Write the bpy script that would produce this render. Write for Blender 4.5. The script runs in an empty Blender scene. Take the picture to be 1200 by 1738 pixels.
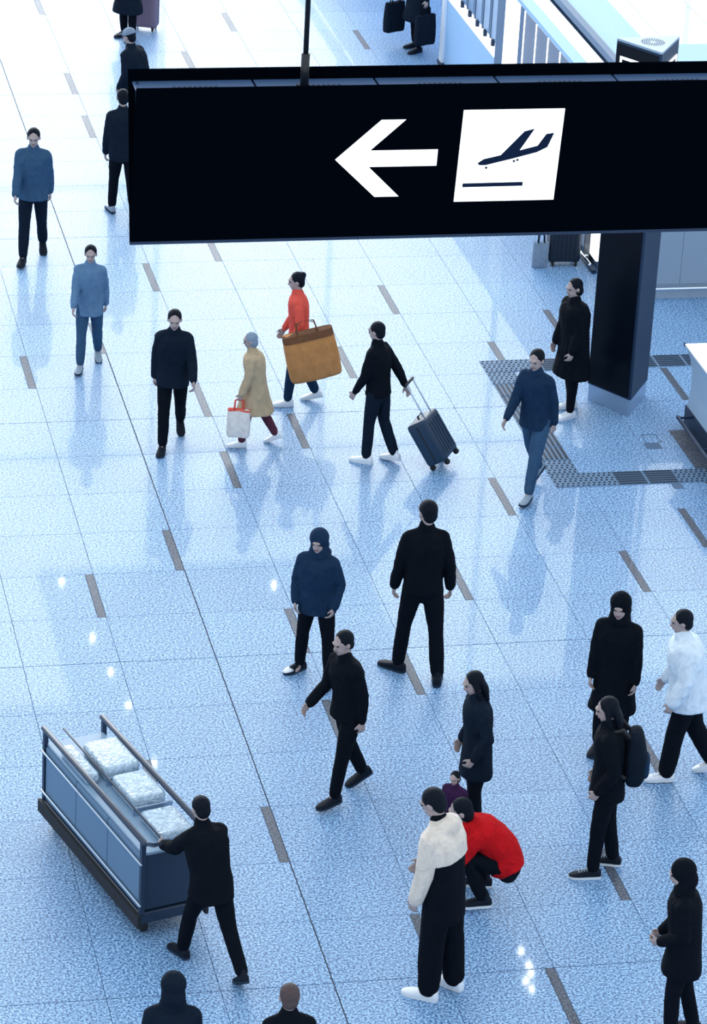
import bpy, math, random
import numpy as np
from mathutils import Vector, Matrix

SC = bpy.context.scene
COL = SC.collection
rng = random.Random(7)

# ------------------------------------------------------------------ camera
CAM = np.array([-5.427, -29.216, 15.4])
F_PX = 5776.18
PITCH, ROLL, YAW = 0.433659, 0.0554466, 0.2263912
FW = np.array([math.sin(YAW)*math.cos(PITCH), math.cos(YAW)*math.cos(PITCH), -math.sin(PITCH)])
_r = np.array([math.cos(YAW), -math.sin(YAW), 0.0]); _u = np.cross(_r, FW)
RT = math.cos(ROLL)*_r + math.sin(ROLL)*_u
UP = -math.sin(ROLL)*_r + math.cos(ROLL)*_u
cd = bpy.data.cameras.new('camera'); cam = bpy.data.objects.new('camera', cd); COL.objects.link(cam)
cd.sensor_fit = 'HORIZONTAL'; cd.sensor_width = 36.0; cd.lens = F_PX*36.0/1200.0
cd.clip_start = 0.5; cd.clip_end = 300
M = Matrix.Identity(4)
for i in range(3):
    M[i][0] = RT[i]; M[i][1] = UP[i]; M[i][2] = -FW[i]; M[i][3] = CAM[i]
cam.matrix_world = M
SC.camera = cam

# ------------------------------------------------------------------ world, lights, exposure
W = bpy.data.worlds.new('world'); SC.world = W; W.use_nodes = True
bg = W.node_tree.nodes['Background']
bg.inputs[0].default_value = (0.86, 0.93, 1.0, 1); bg.inputs[1].default_value = 1.30
vs = SC.view_settings
vs.view_transform = 'Standard'; vs.look = 'None'; vs.gamma = 1.0; vs.use_curve_mapping = False
vs.exposure = 0.0
WALL_GLOW = 8.0          # strength of the unseen glowing wall added to whiten the floor
# ------------------------------------------------------------------ materials
MATS = {}
def nodes(m):
    m.use_nodes = True
    return m.node_tree.nodes, m.node_tree.links, m.node_tree.nodes['Principled BSDF']
def plain(name, col, rough=0.5, metal=0.0, emit=0.0, spec=0.5):
    if name in MATS: return MATS[name]
    m = bpy.data.materials.new(name); n, l, b = nodes(m)
    no = n.new('ShaderNodeTexNoise'); no.inputs['Scale'].default_value = 40; no.inputs['Detail'].default_value = 3
    geo = n.new('ShaderNodeNewGeometry'); l.new(geo.outputs['Position'], no.inputs['Vector'])
    mr = n.new('ShaderNodeMapRange'); mr.inputs[3].default_value = 0.93; mr.inputs[4].default_value = 1.07
    l.new(no.outputs['Fac'], mr.inputs[0])
    mx = n.new('ShaderNodeMix'); mx.data_type = 'RGBA'; mx.blend_type = 'MULTIPLY'; mx.inputs[0].default_value = 1
    mx.inputs[6].default_value = (*col, 1); l.new(mr.outputs[0], mx.inputs[7])
    l.new(mx.outputs[2], b.inputs['Base Color'])
    b.inputs['Roughness'].default_value = rough; b.inputs['Metallic'].default_value = metal
    b.inputs['Specular IOR Level'].default_value = spec
    if emit:
        b.inputs['Emission Color'].default_value = (*col, 1); b.inputs['Emission Strength'].default_value = emit
    MATS[name] = m; return m
def fabric(name, col, scale=14.0, strength=0.5, rough=0.85):
    if name in MATS: return MATS[name]
    m = bpy.data.materials.new(name); n, l, b = nodes(m)
    tc = n.new('ShaderNodeTexCoord')
    no = n.new('ShaderNodeTexNoise'); no.inputs['Scale'].default_value = scale; no.inputs['Detail'].default_value = 4
    no.inputs['Distortion'].default_value = 0.8
    mp = n.new('ShaderNodeMapping'); mp.inputs['Scale'].default_value = (1, 1, 0.55)
    l.new(tc.outputs['Object'], mp.inputs[0]); l.new(mp.outputs[0], no.inputs['Vector'])
    mr = n.new('ShaderNodeMapRange'); mr.inputs[3].default_value = 0.75; mr.inputs[4].default_value = 1.25
    l.new(no.outputs['Fac'], mr.inputs[0])
    mx = n.new('ShaderNodeMix'); mx.data_type = 'RGBA'; mx.blend_type = 'MULTIPLY'; mx.inputs[0].default_value = 1
    mx.inputs[6].default_value = (*col, 1); l.new(mr.outputs[0], mx.inputs[7]); l.new(mx.outputs[2], b.inputs['Base Color'])
    bp = n.new('ShaderNodeBump'); bp.inputs['Strength'].default_value = strength; bp.inputs['Distance'].default_value = 0.06
    l.new(no.outputs['Fac'], bp.inputs['Height']); l.new(bp.outputs[0], b.inputs['Normal'])
    b.inputs['Roughness'].default_value = rough; b.inputs['Specular IOR Level'].default_value = 0.06
    MATS[name] = m; return m

DX, DY = 0.94785, 0.98042
def granite(name, light, dark, var, amount=(0.40, 0.62), coat=0.13, spec=0.5):
    m = bpy.data.materials.new(name); n, l, b = nodes(m)
    geo = n.new('ShaderNodeNewGeometry')
    # grain
    n1 = n.new('ShaderNodeTexNoise'); n1.inputs['Scale'].default_value = 48; n1.inputs['Detail'].default_value = 2; n1.inputs['Roughness'].default_value = 0.6
    n2 = n.new('ShaderNodeTexNoise'); n2.inputs['Scale'].default_value = 1.3; n2.inputs['Detail'].default_value = 2
    l.new(geo.outputs['Position'], n1.inputs['Vector']); l.new(geo.outputs['Position'], n2.inputs['Vector'])
    cr = n.new('ShaderNodeMapRange'); cr.inputs[1].default_value = amount[0]; cr.inputs[2].default_value = amount[1]
    l.new(n1.outputs['Fac'], cr.inputs[0])
    mx = n.new('ShaderNodeMix'); mx.data_type = 'RGBA'; mx.inputs[6].default_value = (*dark, 1); mx.inputs[7].default_value = (*light, 1)
    l.new(cr.outputs[0], mx.inputs[0])
    # every slab its own tone
    sn = n.new('ShaderNodeVectorMath'); sn.operation = 'DIVIDE'; sn.inputs[1].default_value = (DX, DY, 50)
    fl = n.new('ShaderNodeVectorMath'); fl.operation = 'FLOOR'
    l.new(geo.outputs['Position'], sn.inputs[0]); l.new(sn.outputs[0], fl.inputs[0])
    wn = n.new('ShaderNodeTexWhiteNoise'); wn.noise_dimensions = '2D'; l.new(fl.outputs[0], wn.inputs['Vector'])
    mr = n.new('ShaderNodeMapRange'); mr.inputs[3].default_value = 1-var; mr.inputs[4].default_value = 1+var*0.6
    l.new(wn.outputs['Value'], mr.inputs[0])
    m3 = n.new('ShaderNodeMapRange'); m3.inputs[3].default_value = 0.9; m3.inputs[4].default_value = 1.1
    l.new(n2.outputs['Fac'], m3.inputs[0])
    mu = n.new('ShaderNodeMath'); mu.operation = 'MULTIPLY'; l.new(mr.outputs[0], mu.inputs[0]); l.new(m3.outputs[0], mu.inputs[1])
    my = n.new('ShaderNodeMix'); my.data_type = 'RGBA'; my.blend_type = 'MULTIPLY'; my.inputs[0].default_value = 1
    l.new(mx.outputs[2], my.inputs[6]); l.new(mu.outputs[0], my.inputs[7])
    l.new(my.outputs[2], b.inputs['Base Color'])
    b.inputs['Roughness'].default_value = 0.50; b.inputs['Specular IOR Level'].default_value = spec
    b.inputs['Coat Weight'].default_value = coat; b.inputs['Coat Roughness'].default_value = 0.03
    MATS[name] = m; return m

FLOOR_M = granite('pale_granite', (0.345, 0.61, 0.93), (0.025, 0.10, 0.27), 0.07)
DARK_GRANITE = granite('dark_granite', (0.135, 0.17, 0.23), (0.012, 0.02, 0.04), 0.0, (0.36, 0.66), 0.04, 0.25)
GROUT = plain('grout', (0.22, 0.38, 0.60), 0.9)
JOINT = plain('joint_filler', (0.015, 0.03, 0.06), 0.8)
STEEL = plain('brushed_steel', (0.42, 0.52, 0.64), 0.32, 0.9)
DSTEEL = plain('dark_steel', (0.012, 0.032, 0.075), 0.5, 0.2, spec=0.3)
CHROME = plain('chrome', (0.7, 0.78, 0.86), 0.12, 1.0)
BLACK = plain('black_paint', (0.004, 0.008, 0.014), 0.45)
BLACKG = plain('black_glass', (0.002, 0.005, 0.011), 0.3, spec=0.12)
SIGNF = plain('sign_face_black', (0.0006, 0.0018, 0.0040), 1.0, spec=0.0)
NAVYM = plain('sign_top_navy', (0.035, 0.085, 0.19), 0.5)
LIT = plain('lit_white', (0.93, 0.96, 1.0), 0.5, 0, 1.6)
WHITE = plain('white_laminate', (0.80, 0.88, 0.95), 0.35)
PALEB = plain('pale_blue_panel', (0.30, 0.50, 0.76), 0.6, spec=0.15)
GREYP = plain('grey_blue_panel', (0.10, 0.17, 0.28), 0.6, spec=0.15)
GREYW = plain('grey_wall_panel', (0.24, 0.33, 0.44), 0.45)
DARKP = plain('dark_blue_panel', (0.05, 0.10, 0.19), 0.35)
RUBBER = plain('black_rubber', (0.006, 0.009, 0.014), 0.7)

# ------------------------------------------------------------------ mesh helpers
class MB:
    def __init__(s): s.v = []; s.f = []; s.m = []
    def add(s, v, f, m=0):
        o = len(s.v); s.v += [tuple(map(float, p)) for p in v]
        s.f += [tuple(i+o for i in q) for q in f]; s.m += [m]*len(f)
        return s
    def box(s, x0, x1, y0, y1, z0, z1, m=0):
        v = [(x0,y0,z0),(x1,y0,z0),(x1,y1,z0),(x0,y1,z0),(x0,y0,z1),(x1,y0,z1),(x1,y1,z1),(x0,y1,z1)]
        f = [(0,3,2,1),(4,5,6,7),(0,1,5,4),(1,2,6,5),(2,3,7,6),(3,0,4,7)]
        return s.add(v, f, m)
    def slab(s, x0, x1, y0, y1, z0, z1, b=0.004, m=0):
        v = [(x0,y0,z0),(x1,y0,z0),(x1,y1,z0),(x0,y1,z0),
             (x0,y0,z1-b),(x1,y0,z1-b),(x1,y1,z1-b),(x0,y1,z1-b),
             (x0+b,y0+b,z1),(x1-b,y0+b,z1),(x1-b,y1-b,z1),(x0+b,y1-b,z1)]
        f = [(0,3,2,1),(8,9,10,11)]
        for i in range(4):
            j = (i+1) % 4
            f += [(i, j, 4+j, 4+i), (4+i, 4+j, 8+j, 8+i)]
        return s.add(v, f, m)
    def prism(s, pts, z0, z1, m=0):
        k = len(pts); v = [(x,y,z0) for x,y in pts]+[(x,y,z1) for x,y in pts]
        f = [tuple(range(k-1,-1,-1)), tuple(range(k,2*k))]+[(i,(i+1)%k,k+(i+1)%k,k+i) for i in range(k)]
        return s.add(v, f, m)
    def tube(s, *a, m=0, **k):
        v, f = tube(*a, **k); return s.add(v, f, m)
    def ell(s, *a, m=0, **k):
        v, f = ell(*a, **k); return s.add(v, f, m)
    def build(s, name, mats, parent=None, smooth=False, bevel=0.0):
        me = bpy.data.meshes.new(name); me.from_pydata(s.v, [], s.f)
        mats = mats if isinstance(mats, (list, tuple)) else [mats]
        for q in mats: me.materials.append(q)
        me.polygons.foreach_set('material_index', s.m)
        if smooth: me.polygons.foreach_set('use_smooth', [True]*len(s.f))
        me.update()
        o = bpy.data.objects.new(name, me); COL.objects.link(o)
        if parent: o.parent = parent
        if bevel:
            b = o.modifiers.new('bevel', 'BEVEL'); b.width = bevel; b.segments = 2; b.limit_method = 'ANGLE'; b.angle_limit = math.radians(40)
        return o

def _n(v):
    v = np.asarray(v, float); L = np.linalg.norm(v); return v/L if L > 1e-9 else v
def tube(path, rx, ry=None, xax=None, n=12, caps=True, power=2.0, flat0=False):
    """lofted tube with elliptical rings; rounded ends"""
    P = [np.asarray(p, float) for p in path]; k = len(P)
    rx = list(rx) if hasattr(rx, '__len__') else [rx]*k
    ry = rx if ry is None else (list(ry) if hasattr(ry, '__len__') else [ry]*k)
    rings = []
    T = []
    for i in range(k):
        a = P[max(i-1, 0)]; b = P[min(i+1, k-1)]; T.append(_n(b-a))
    rows = []
    if caps and not flat0:
        for ang in (75, 45):
            c, sn = math.cos(math.radians(ang)), math.sin(math.radians(ang))
            rows.append((P[0]-T[0]*min(rx[0], ry[0])*sn, T[0], rx[0]*c, ry[0]*c))
    for i in range(k): rows.append((P[i], T[i], rx[i], ry[i]))
    if caps:
        for ang in (45, 75):
            c, sn = math.cos(math.radians(ang)), math.sin(math.radians(ang))
            rows.append((P[-1]+T[-1]*min(rx[-1], ry[-1])*sn, T[-1], rx[-1]*c, ry[-1]*c))
    X0 = np.asarray(xax if xax is not None else ((1,0,0) if abs(T[0][0]) < 0.9 else (0,1,0)), float)
    v = []; f = []
    for (c, t, a, b) in rows:
        x = _n(X0 - t*np.dot(X0, t)); y = np.cross(t, x)
        for j in range(n):
            th = 2*math.pi*j/n; cc, ss = math.cos(th), math.sin(th)
            if power != 2.0:
                cc = math.copysign(abs(cc)**(2/power), cc); ss = math.copysign(abs(ss)**(2/power), ss)
            v.append(c + x*a*cc + y*b*ss)
    m = len(rows)
    for i in range(m-1):
        for j in range(n):
            f.append((i*n+j, i*n+(j+1) % n, (i+1)*n+(j+1) % n, (i+1)*n+j))
    f.append(tuple(range(n-1, -1, -1))); f.append(tuple((m-1)*n+j for j in range(n)))
    return v, f
def ell(c, r, R=None, n=14, m=9):
    c = np.asarray(c, float); R = np.eye(3) if R is None else R
    v = [c + R@np.array([0,0,-r[2]])]; f = []
    for i in range(1, m):
        ph = -math.pi/2 + math.pi*i/m
        for j in range(n):
            th = 2*math.pi*j/n
            v.append(c + R@np.array([r[0]*math.cos(ph)*math.cos(th), r[1]*math.cos(ph)*math.sin(th), r[2]*math.sin(ph)]))
    v.append(c + R@np.array([0,0,r[2]]))
    for j in range(n): f.append((0, 1+(j+1) % n, 1+j))
    for i in range(m-2):
        for j in range(n): f.append((1+i*n+j, 1+i*n+(j+1) % n, 1+(i+1)*n+(j+1) % n, 1+(i+1)*n+j))
    e = len(v)-1; o = 1+(m-2)*n
    for j in range(n): f.append((o+j, o+(j+1) % n, e))
    return v, f
from mathutils import noise as mnoise
def fuse(mb, name, mat, parent=None, voxel=0.011, smooth=5, ratio=0.3, folds=0.0):
    """weld overlapping closed shapes into one continuous smooth surface"""
    me = bpy.data.meshes.new(name); me.from_pydata(mb.v, [], mb.f); me.update()
    o = bpy.data.objects.new(name, me); COL.objects.link(o)
    r = o.modifiers.new('r', 'REMESH'); r.mode = 'VOXEL'; r.voxel_size = voxel; r.use_smooth_shade = True
    if smooth:
        q = o.modifiers.new('s', 'SMOOTH'); q.factor = 0.5; q.iterations = smooth
    if ratio < 1:
        d = o.modifiers.new('d', 'DECIMATE'); d.ratio = ratio
    dg = bpy.context.evaluated_depsgraph_get(); dg.update()
    nm = bpy.data.meshes.new_from_object(o.evaluated_get(dg))
    o.modifiers.clear(); o.data = nm; bpy.data.meshes.remove(me); nm.name = name
    if folds:
        sd = Vector((rng.random()*50, rng.random()*50, rng.random()*50))
        nv = len(nm.vertices); co = np.empty(nv*3); nr = np.empty(nv*3)
        nm.vertices.foreach_get('co', co); nm.vertices.foreach_get('normal', nr)
        co = co.reshape(-1, 3); nr = nr.reshape(-1, 3); dsp = np.empty(nv)
        for q_, c in enumerate(co.tolist()):
            a_ = 1-abs(mnoise.noise(Vector((c[0]*7, c[1]*7, c[2]*11))+sd))*2      # ridged cloth folds
            b_ = mnoise.noise(Vector((c[0]*3.5, c[1]*3.5, c[2]*4))+sd)
            dsp[q_] = max(-.12, a_*.55+b_*.9+.05)
        co += nr*(folds*dsp)[:, None]
        nm.vertices.foreach_set('co', co.ravel()); nm.update()
    nm.materials.clear(); nm.materials.append(mat)
    nm.polygons.foreach_set('use_smooth', [True]*len(nm.polygons))
    if parent: o.parent = parent
    return o
def tag(o, label=None, cat=None, group=None, kind=None):
    if label: o['label'] = label
    if cat: o['category'] = cat
    if group: o['group'] = group
    if kind: o['kind'] = kind
    return o
def empty(name, loc, rz=0.0, label=None, cat=None, group=None, kind=None):
    o = bpy.data.objects.new(name, None); COL.objects.link(o); o.location = loc; o.rotation_euler = (0, 0, rz)
    o.empty_display_size = 0.2
    return tag(o, label, cat, group, kind)
def link_copy(src, name, loc, parent=None):
    o = src.copy(); o.name = name; COL.objects.link(o); o.location = loc
    o.parent = parent
    return o

def to_px(P):
    d = np.asarray(P, float)-CAM; z = d@FW
    return 600+F_PX*(d@RT)/z, 869-F_PX*(d@UP)/z, z

# ------------------------------------------------------------------ floor
floor = MB().box(-9, 20, -16, 56, -0.12, -0.025).build('floor', GROUT)
tag(floor, kind='structure')
G = 0.0022           # half a joint
DASH = [(1,-22),(1,-18),(1,-16),(4,-21),(6,-20),(3,-19),(2,-11),(1,-10),(-1,-7),(0,-8),(1,-6),(1,-4),(0,-2),(-1,-1),
        (3,-7),(4,-9),(2,-5),(3,-1),(4,-3),(5,-7),(2,1),(1,0),(1,2),(0,4),(5,-1),(6,-2),(7,-6),(3,5),(4,3),(2,7),(1,6),
        (6,-8),(-1,3),(5,-14),(7,-12)]
DW = 0.086
tiles = []
for c in range(-8, 20):
    for r in range(-52, 15):
        x0, x1 = c*DX, (c+1)*DX; y0, y1 = -r*DY, -(r-1)*DY      # row r ends (near side) at y=-r*DY
        gl = 0.006 if c == 0 else G; gr = 0.006 if c == -1 else G
        gn = 0.0042 if r % 6 == 0 else G; gf = 0.0042 if (r-1) % 6 == 0 else G
        dash = (c+1, r) in DASH
        bx = (x0+gl, (x1-DW-G) if dash else (x1-gr), y0+gn, y1-gf)
        cx, cy = (bx[0]+bx[1])/2, (bx[2]+bx[3])/2
        px, py, z = to_px((cx, cy, 0))
        inview = -110 < px < 1310 and -60 < py < 1850
        tiles.append((z if inview else 1e6+z, bx, dash, (x1, y0, y1, gr, gn, gf)))
tiles.sort(key=lambda t: t[0])
cache = {}
rest = MB()
for i, (z, bx, dash, dd) in enumerate(tiles):
    w, h = bx[1]-bx[0], bx[3]-bx[2]
    cx, cy = (bx[0]+bx[1])/2, (bx[2]+bx[3])/2
    if i < 290 and z < 1e6:
        key = (round(w, 4), round(h, 4))
        if key not in cache:
            o = MB().slab(-w/2, w/2, -h/2, h/2, -0.024, 0.0, 0.0012).build('tile', FLOOR_M, floor)
            cache[key] = o; o.location = (cx, cy, 0)
        else:
            link_copy(cache[key], 'tile', (cx, cy, 0), floor)
    else:
        rest.slab(bx[0], bx[1], bx[2], bx[3], -0.024, 0.0, 0.0012)
tag(rest.build('tile_field', FLOOR_M, floor), kind='stuff')
dash0 = None
for (c, r) in DASH:
    xx = c*DX; gr = 0.006 if c == 0 else G
    y = -r*DY + DY/2
    if dash0 is None:
        dash0 = MB().slab(-DW/2+G, DW/2-G, -DY/2+0.003, DY/2-0.003, -0.024, 0.0, 0.001).build('inlay_strip', DARK_GRANITE, floor)
        dash0['label'] = 'dark grey granite inlay strip along a joint'
        dash0.location = (xx-DW/2, y, 0)
    else:
        link_copy(dash0, 'inlay_strip', (xx-DW/2, y, 0), floor)
# dark filler in the movement joints
jm = MB().box(-0.0058, 0.0058, -14, 50, -0.024, -0.004).build('joint_filler', JOINT, floor)
for k in range(-48, 13, 6):
    MB().box(-7.5, 18, -k*DY-0.004, -k*DY+0.004, -0.0235, -0.0045).build('joint_filler', JOINT, floor)

# tactile paving: plates with studs or bars, laid on the tiles
TS = 0.357
TAC_BASE = plain('tactile_plate', (0.12, 0.22, 0.36), 0.6, spec=0.3)
TAC_STUD = plain('tactile_stud', (0.010, 0.028, 0.06), 0.6, spec=0.25)
def stud_plate():
    mb = MB().slab(-TS/2+.002, TS/2-.002, -TS/2+.002, TS/2-.002, 0.0, 0.006, 0.002, 0)
    for i in range(6):
        for j in range(6):
            x = (i-2.5)*TS/6 + (0.010 if j % 2 else -0.010); y = (j-2.5)*TS/6
            k = 8; r = 0.0165
            v = [(x+r*math.cos(2*math.pi*q/k), y+r*math.sin(2*math.pi*q/k), 0.006) for q in range(k)] + \
                [(x+r*.75*math.cos(2*math.pi*q/k), y+r*.75*math.sin(2*math.pi*q/k), 0.011) for q in range(k)]
            f = [(q, (q+1) % k, k+(q+1) % k, k+q) for q in range(k)] + [tuple(range(k, 2*k))]
            mb.add(v, f, 1)
    return mb
def bar_plate(alongx=True, L=TS):
    hx, hy = (L/2, TS/2) if alongx else (TS/2, L/2)
    mb = MB().slab(-hx+.002, hx-.002, -hy+.002, hy-.002, 0.0, 0.006, 0.002, 0)
    for i in range(6):
        q = (i-2.5)*TS/6.2; h = L/2-0.014
        if alongx: mb.slab(-h, h, q-0.018, q+0.018, 0.006, 0.011, 0.003, 1)
        else: mb.slab(q-0.018, q+0.018, -h, h, 0.006, 0.011, 0.003, 1)
    return mb
stud = stud_plate().build('tactile_plate', [TAC_BASE, TAC_STUD], floor)
barx = bar_plate(True).build('tactile_plate', [TAC_BASE, TAC_STUD], floor)
bary = bar_plate(False).build('tactile_plate', [TAC_BASE, TAC_STUD], floor)
used = set()
def plate(src, x, y):
    if src.name not in used:
        used.add(src.name); src.location = (x, y, 0.0); return
    link_copy(src, 'tactile_plate', (x, y, 0.0), floor)
X0, YT, YB = 4.405+TS/2, 7.25-TS/2, 3.594+TS/2
n_y = 9; sy = (YT-YB)/n_y
for k in range(n_y+1):
    y = YB + sy*k
    plate(stud if k in (0, 9, 8) or k == 1 else bary, X0, y)
for k in range(1, 12):
    plate(stud if k in (1,) else barx, X0+k*TS, YT)
for k in range(1, 9):
    plate(stud if k in (1, 4, 5) else barx, X0+k*TS, YB)
# floor service covers
MB().slab(5.715, 5.90, 4.53, 4.70, 0.0, 0.004, 0.001).build('floor_box_cover', GREYP, floor)
MB().slab(5.715, 5.83, 3.45, 3.588, 0.0, 0.004, 0.001).build('floor_box_cover', GREYP, floor)
fr = MB()
for (a, b, c, d) in [(5.755, 5.935, 4.925, 4.932), (5.755, 5.761, 4.70, 4.93), (5.928, 5.935, 4.70, 4.93)]:
    fr.box(a, b, c, d, 0.0, 0.002)
fr.build('hatch_frame', JOINT, floor)
MB().slab(6.115, 6.36, 1.2, 5.03, 0.0, 0.003, 0.001).build('desk_shade_strip', DARK_GRANITE, floor)  # dark strip painted in for the desk's shade and reflection on the floor

# ------------------------------------------------------------------ unseen gridded light wall, added for the floor's bright sheen, and ceiling beam
glow_wall = MB()
WX0, WX1, WY, WZ = -26, 34, 60, 33
for i in range(12):
    for j in range(4):
        x = WX0+i*(WX1-WX0)/12; z = 0.3+j*(WZ-0.3)/4
        glow_wall.box(x+.08, x+(WX1-WX0)/12-.08, WY, WY+0.03, z+.08, z+(WZ-.3)/4-.08)
glow_mat = plain('added_wall_glow', (0.95, 0.98, 1.0), 0.3, 0, WALL_GLOW)
wo = empty('added_light_wall', (0, WY, 0), kind='structure')
wp = glow_wall.build('added_light_wall_panels', glow_mat, wo); wp.location = (0, -WY, 0)
wf = MB()
for i in range(13):
    x = WX0+i*(WX1-WX0)/12; wf.box(x-.08, x+.08, WY-.06, WY+.06, 0, WZ)
for j in range(5):
    z = 0.3+j*(WZ-.3)/4; wf.box(WX0, WX1, WY-.05, WY+.05, z-.08, z+.08)
q = wf.build('added_light_wall_frame', GREYP, wo); q.location = (0, -WY, 0)

# ------------------------------------------------------------------ hanging direction sign (wedge-shaped light box)
SX0, SX1 = -1.73, 4.9
SB = np.array([-5.069, 6.269]); SF = np.array([-5.233, 7.546]); SK = np.array([-4.772, 7.558])   # (y,z) of bottom, front top, back top
beam = MB().box(-12, 16, -5.15, -4.85, 17.6, 18.0).build('ceiling', GREYP); tag(beam, kind='structure')
LAMP = plain('downlight_glow', (1, 1, 1), 0.5, 0, 170.0)
MB().box(3.0, 10.2, 19.5, 38.0, 17.62, 17.9).build('ceiling_raft', GREYP, beam)
dl0 = None
for (x, y) in [(3.74, 34.52), (3.91, 32.94), (4.06, 31.44), (4.23, 29.03), (8.04, 36.64), (9.79, 21.37), (9.81, 20.91), (9.8, 20.65), (9.64, 20.42), (9.67, 20.13), (3.43, 37.26)]:
    if dl0 is None:
        dl0 = MB().tube([(0, 0, 17.55), (0, 0, 17.63)], .05, n=14, caps=False).build('downlight', LAMP, beam); dl0.location = (x, y, 0)
    else: link_copy(dl0, 'downlight', (x, y, 0), beam)
sign = empty('hanging_sign', (SX0, -5.069, 6.269), label='black hanging direction sign with lit white arrow and aeroplane pictogram', cat='sign')
def S(x, y, z): return (x-SX0, y+5.069, z-6.269)
FN = np.array([-0.991803, -0.127776])      # outward normal of front face in (y,z)
FV = np.array([-0.127776, 0.991803])       # up the face
def facept(u, v, off=0.0):
    y, z = SB + FV*v + FN*off
    return S(SX0+u, y, z)
LEN = SX1-SX0; FL = 1.2874
def plate_on_face(mb, pts, o0, o1, m=0):
    k = len(pts)
    v = [facept(a, b, o0) for a, b in pts]+[facept(a, b, o1) for a, b in pts]
    f = [tuple(range(k-1, -1, -1)), tuple(range(k, 2*k))]+[(i, (i+1) % k, k+(i+1) % k, k+i) for i in range(k)]
    mb.add(v, f, m)
def face_panel(dirn):
    # sheet 3 cm thick standing on the wedge, front or back
    T = 0.03
    if dirn > 0: a, b = SB, SF; inn = np.array([T, 0])
    else: a, b = SB+np.array([0.012, 0]), SK; inn = np.array([-T, 0])
    v = [S(x, *(p+s)) for x in (SX0, SX1) for (p, s) in ((a, 0*inn), (b, 0*inn), (b, inn), (a, inn*0.3))]
    f = [(0,1,2,3), (7,6,5,4), (0,4,5,1), (1,5,6,2), (2,6,7,3), (3,7,4,0)]
    return MB().add(v, f)
face_panel(1).build('front_face', SIGNF, sign)
face_panel(-1).build('back_face', SIGNF, sign)
# top lid, slightly below the rims, in panels
nl = 7; lw = LEN/nl
for i in range(nl):
    mb = MB().slab(i*lw+.008 + (0.02 if i == 0 else 0), (i+1)*lw-.008, SF[0]+5.069+.034, SK[0]+5.069-.034, 7.46-6.269, 7.475-6.269, .004, 0)
    for a in range(2):
        for b in range(9):
            x = i*lw+lw*.33+b*.04; y = SF[0]+5.069+.13+a*.09
            mb.slab(x, x+.022, y, y+.05, 7.474-6.269, 7.478-6.269, .001, 1)
    mb.build('top_panel', [NAVYM, DSTEEL], sign)
# end caps (recessed wedge)
for xx in (0.05, LEN-0.07):
    pts = [SB+np.array([0.005, 0.03]), SF+np.array([0.03, -0.08]), SK+np.array([-0.03, -0.08])]
    v = [(xx, p[0]+5.069, p[1]-6.269) for p in pts]+[(xx+.02, p[0]+5.069, p[1]-6.269) for p in pts]
    MB().add(v, [(0,1,2), (5,4,3), (0,3,4,1), (1,4,5,2), (2,5,3,0)]).build('end_cap', DSTEEL, sign)
MB().box(0, LEN, -.006, .018, -.012, .012).build('bottom_edge', DSTEEL, sign)
GL = plain('lit_pictogram', (0.97, 0.985, 1.0), 0.5, 0, 1.15)
mb = MB(); plate_on_face(mb, [(1.549,.677),(1.885,1.005),(2.074,1.005),(1.813,.748),(2.346,.748),(2.346,.611),(1.813,.611),(2.070,.354),(1.880,.354)], 0.001, 0.006)
mb.build('arrow', GL, sign)
mb = MB(); plate_on_face(mb, [(2.512,.297),(3.309,.297),(3.316,1.076),(2.519,1.076)], 0.001, 0.006)
pic = mb.build('pictogram_panel', GL, sign)
PK = plain('pictogram_ink', (0.003, 0.012, 0.04), 0.7, spec=0.1)
mb = MB()
plate_on_face(mb, [(2.668,.625),(2.683,.609),(2.732,.608),(2.936,.658),(3.131,.711),(3.21,.753),(3.252,.873),(3.191,.864),(3.131,.765),(2.991,.728),(3.093,.91),(3.015,.89),(2.846,.69),(2.715,.659)], 0.006, 0.009)
for (u, w) in [(2.741,.585),(2.956,.638),(2.983,.647)]:
    plate_on_face(mb, [(u+.010*math.cos(t), w+.010*math.sin(t)) for t in np.linspace(0, 2*math.pi, 10, endpoint=False)], 0.006, 0.009)
mb.build('aeroplane_symbol', PK, pic)
mb = MB(); plate_on_face(mb, [(2.567,.422),(3.046,.424),(3.046,.457),(2.567,.454)], 0.006, 0.009); mb.build('runway_bar', PK, pic)
for rx in (1.315, LEN-1.315):
    mb = MB().tube([(rx, .066, 7.70-6.269), (rx, .066, 17.6-6.269)], 0.0205, n=14, caps=False); rod = mb.build('hanger_rod', BLACK, sign, True)
    MB().tube([(rx, .066, 7.46-6.269), (rx, .066, 7.735-6.269)], 0.033, n=16, caps=False).build('rod_sleeve', BLACK, rod, True)
    MB().box(rx-.055, rx+.04, .045, .09, 7.474-6.269, 7.492-6.269).build('bracket', BLACK, rod)

# ------------------------------------------------------------------ triangular information totem
tot = empty('information_totem', (5.765, 5.83, 0), label='black triangular information totem on a steel plinth beside the tactile paving', cat='totem')
TRI = [np.array(p)-np.array([5.765, 5.83]) for p in [(5.40, 6.0), (5.757, 5.446), (6.137, 6.046)]]
def rtri(scale, rad=0.03):
    out = []
    P = [p*scale for p in TRI]
    for i in range(3):
        a, b, c = P[i-1], P[i], P[(i+1) % 3]
        d0, d1 = _n(a-b), _n(c-b)
        for t in np.linspace(0, 1, 5):
            out.append(tuple(b + d0*rad*(1-t)**2 + d1*rad*t**2))
    return out
MB().prism(rtri(1.0), 0.0, 0.21).build('plinth', STEEL, tot)
MB().prism(rtri(1.03), 0.21, 4.36).build('body', DSTEEL, tot)
top = MB().prism(rtri(1.035), 4.36, 4.385).build('top_plate', plain('totem_top', (0.26, 0.38, 0.52), 0.5), tot)
gr = MB()
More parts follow.
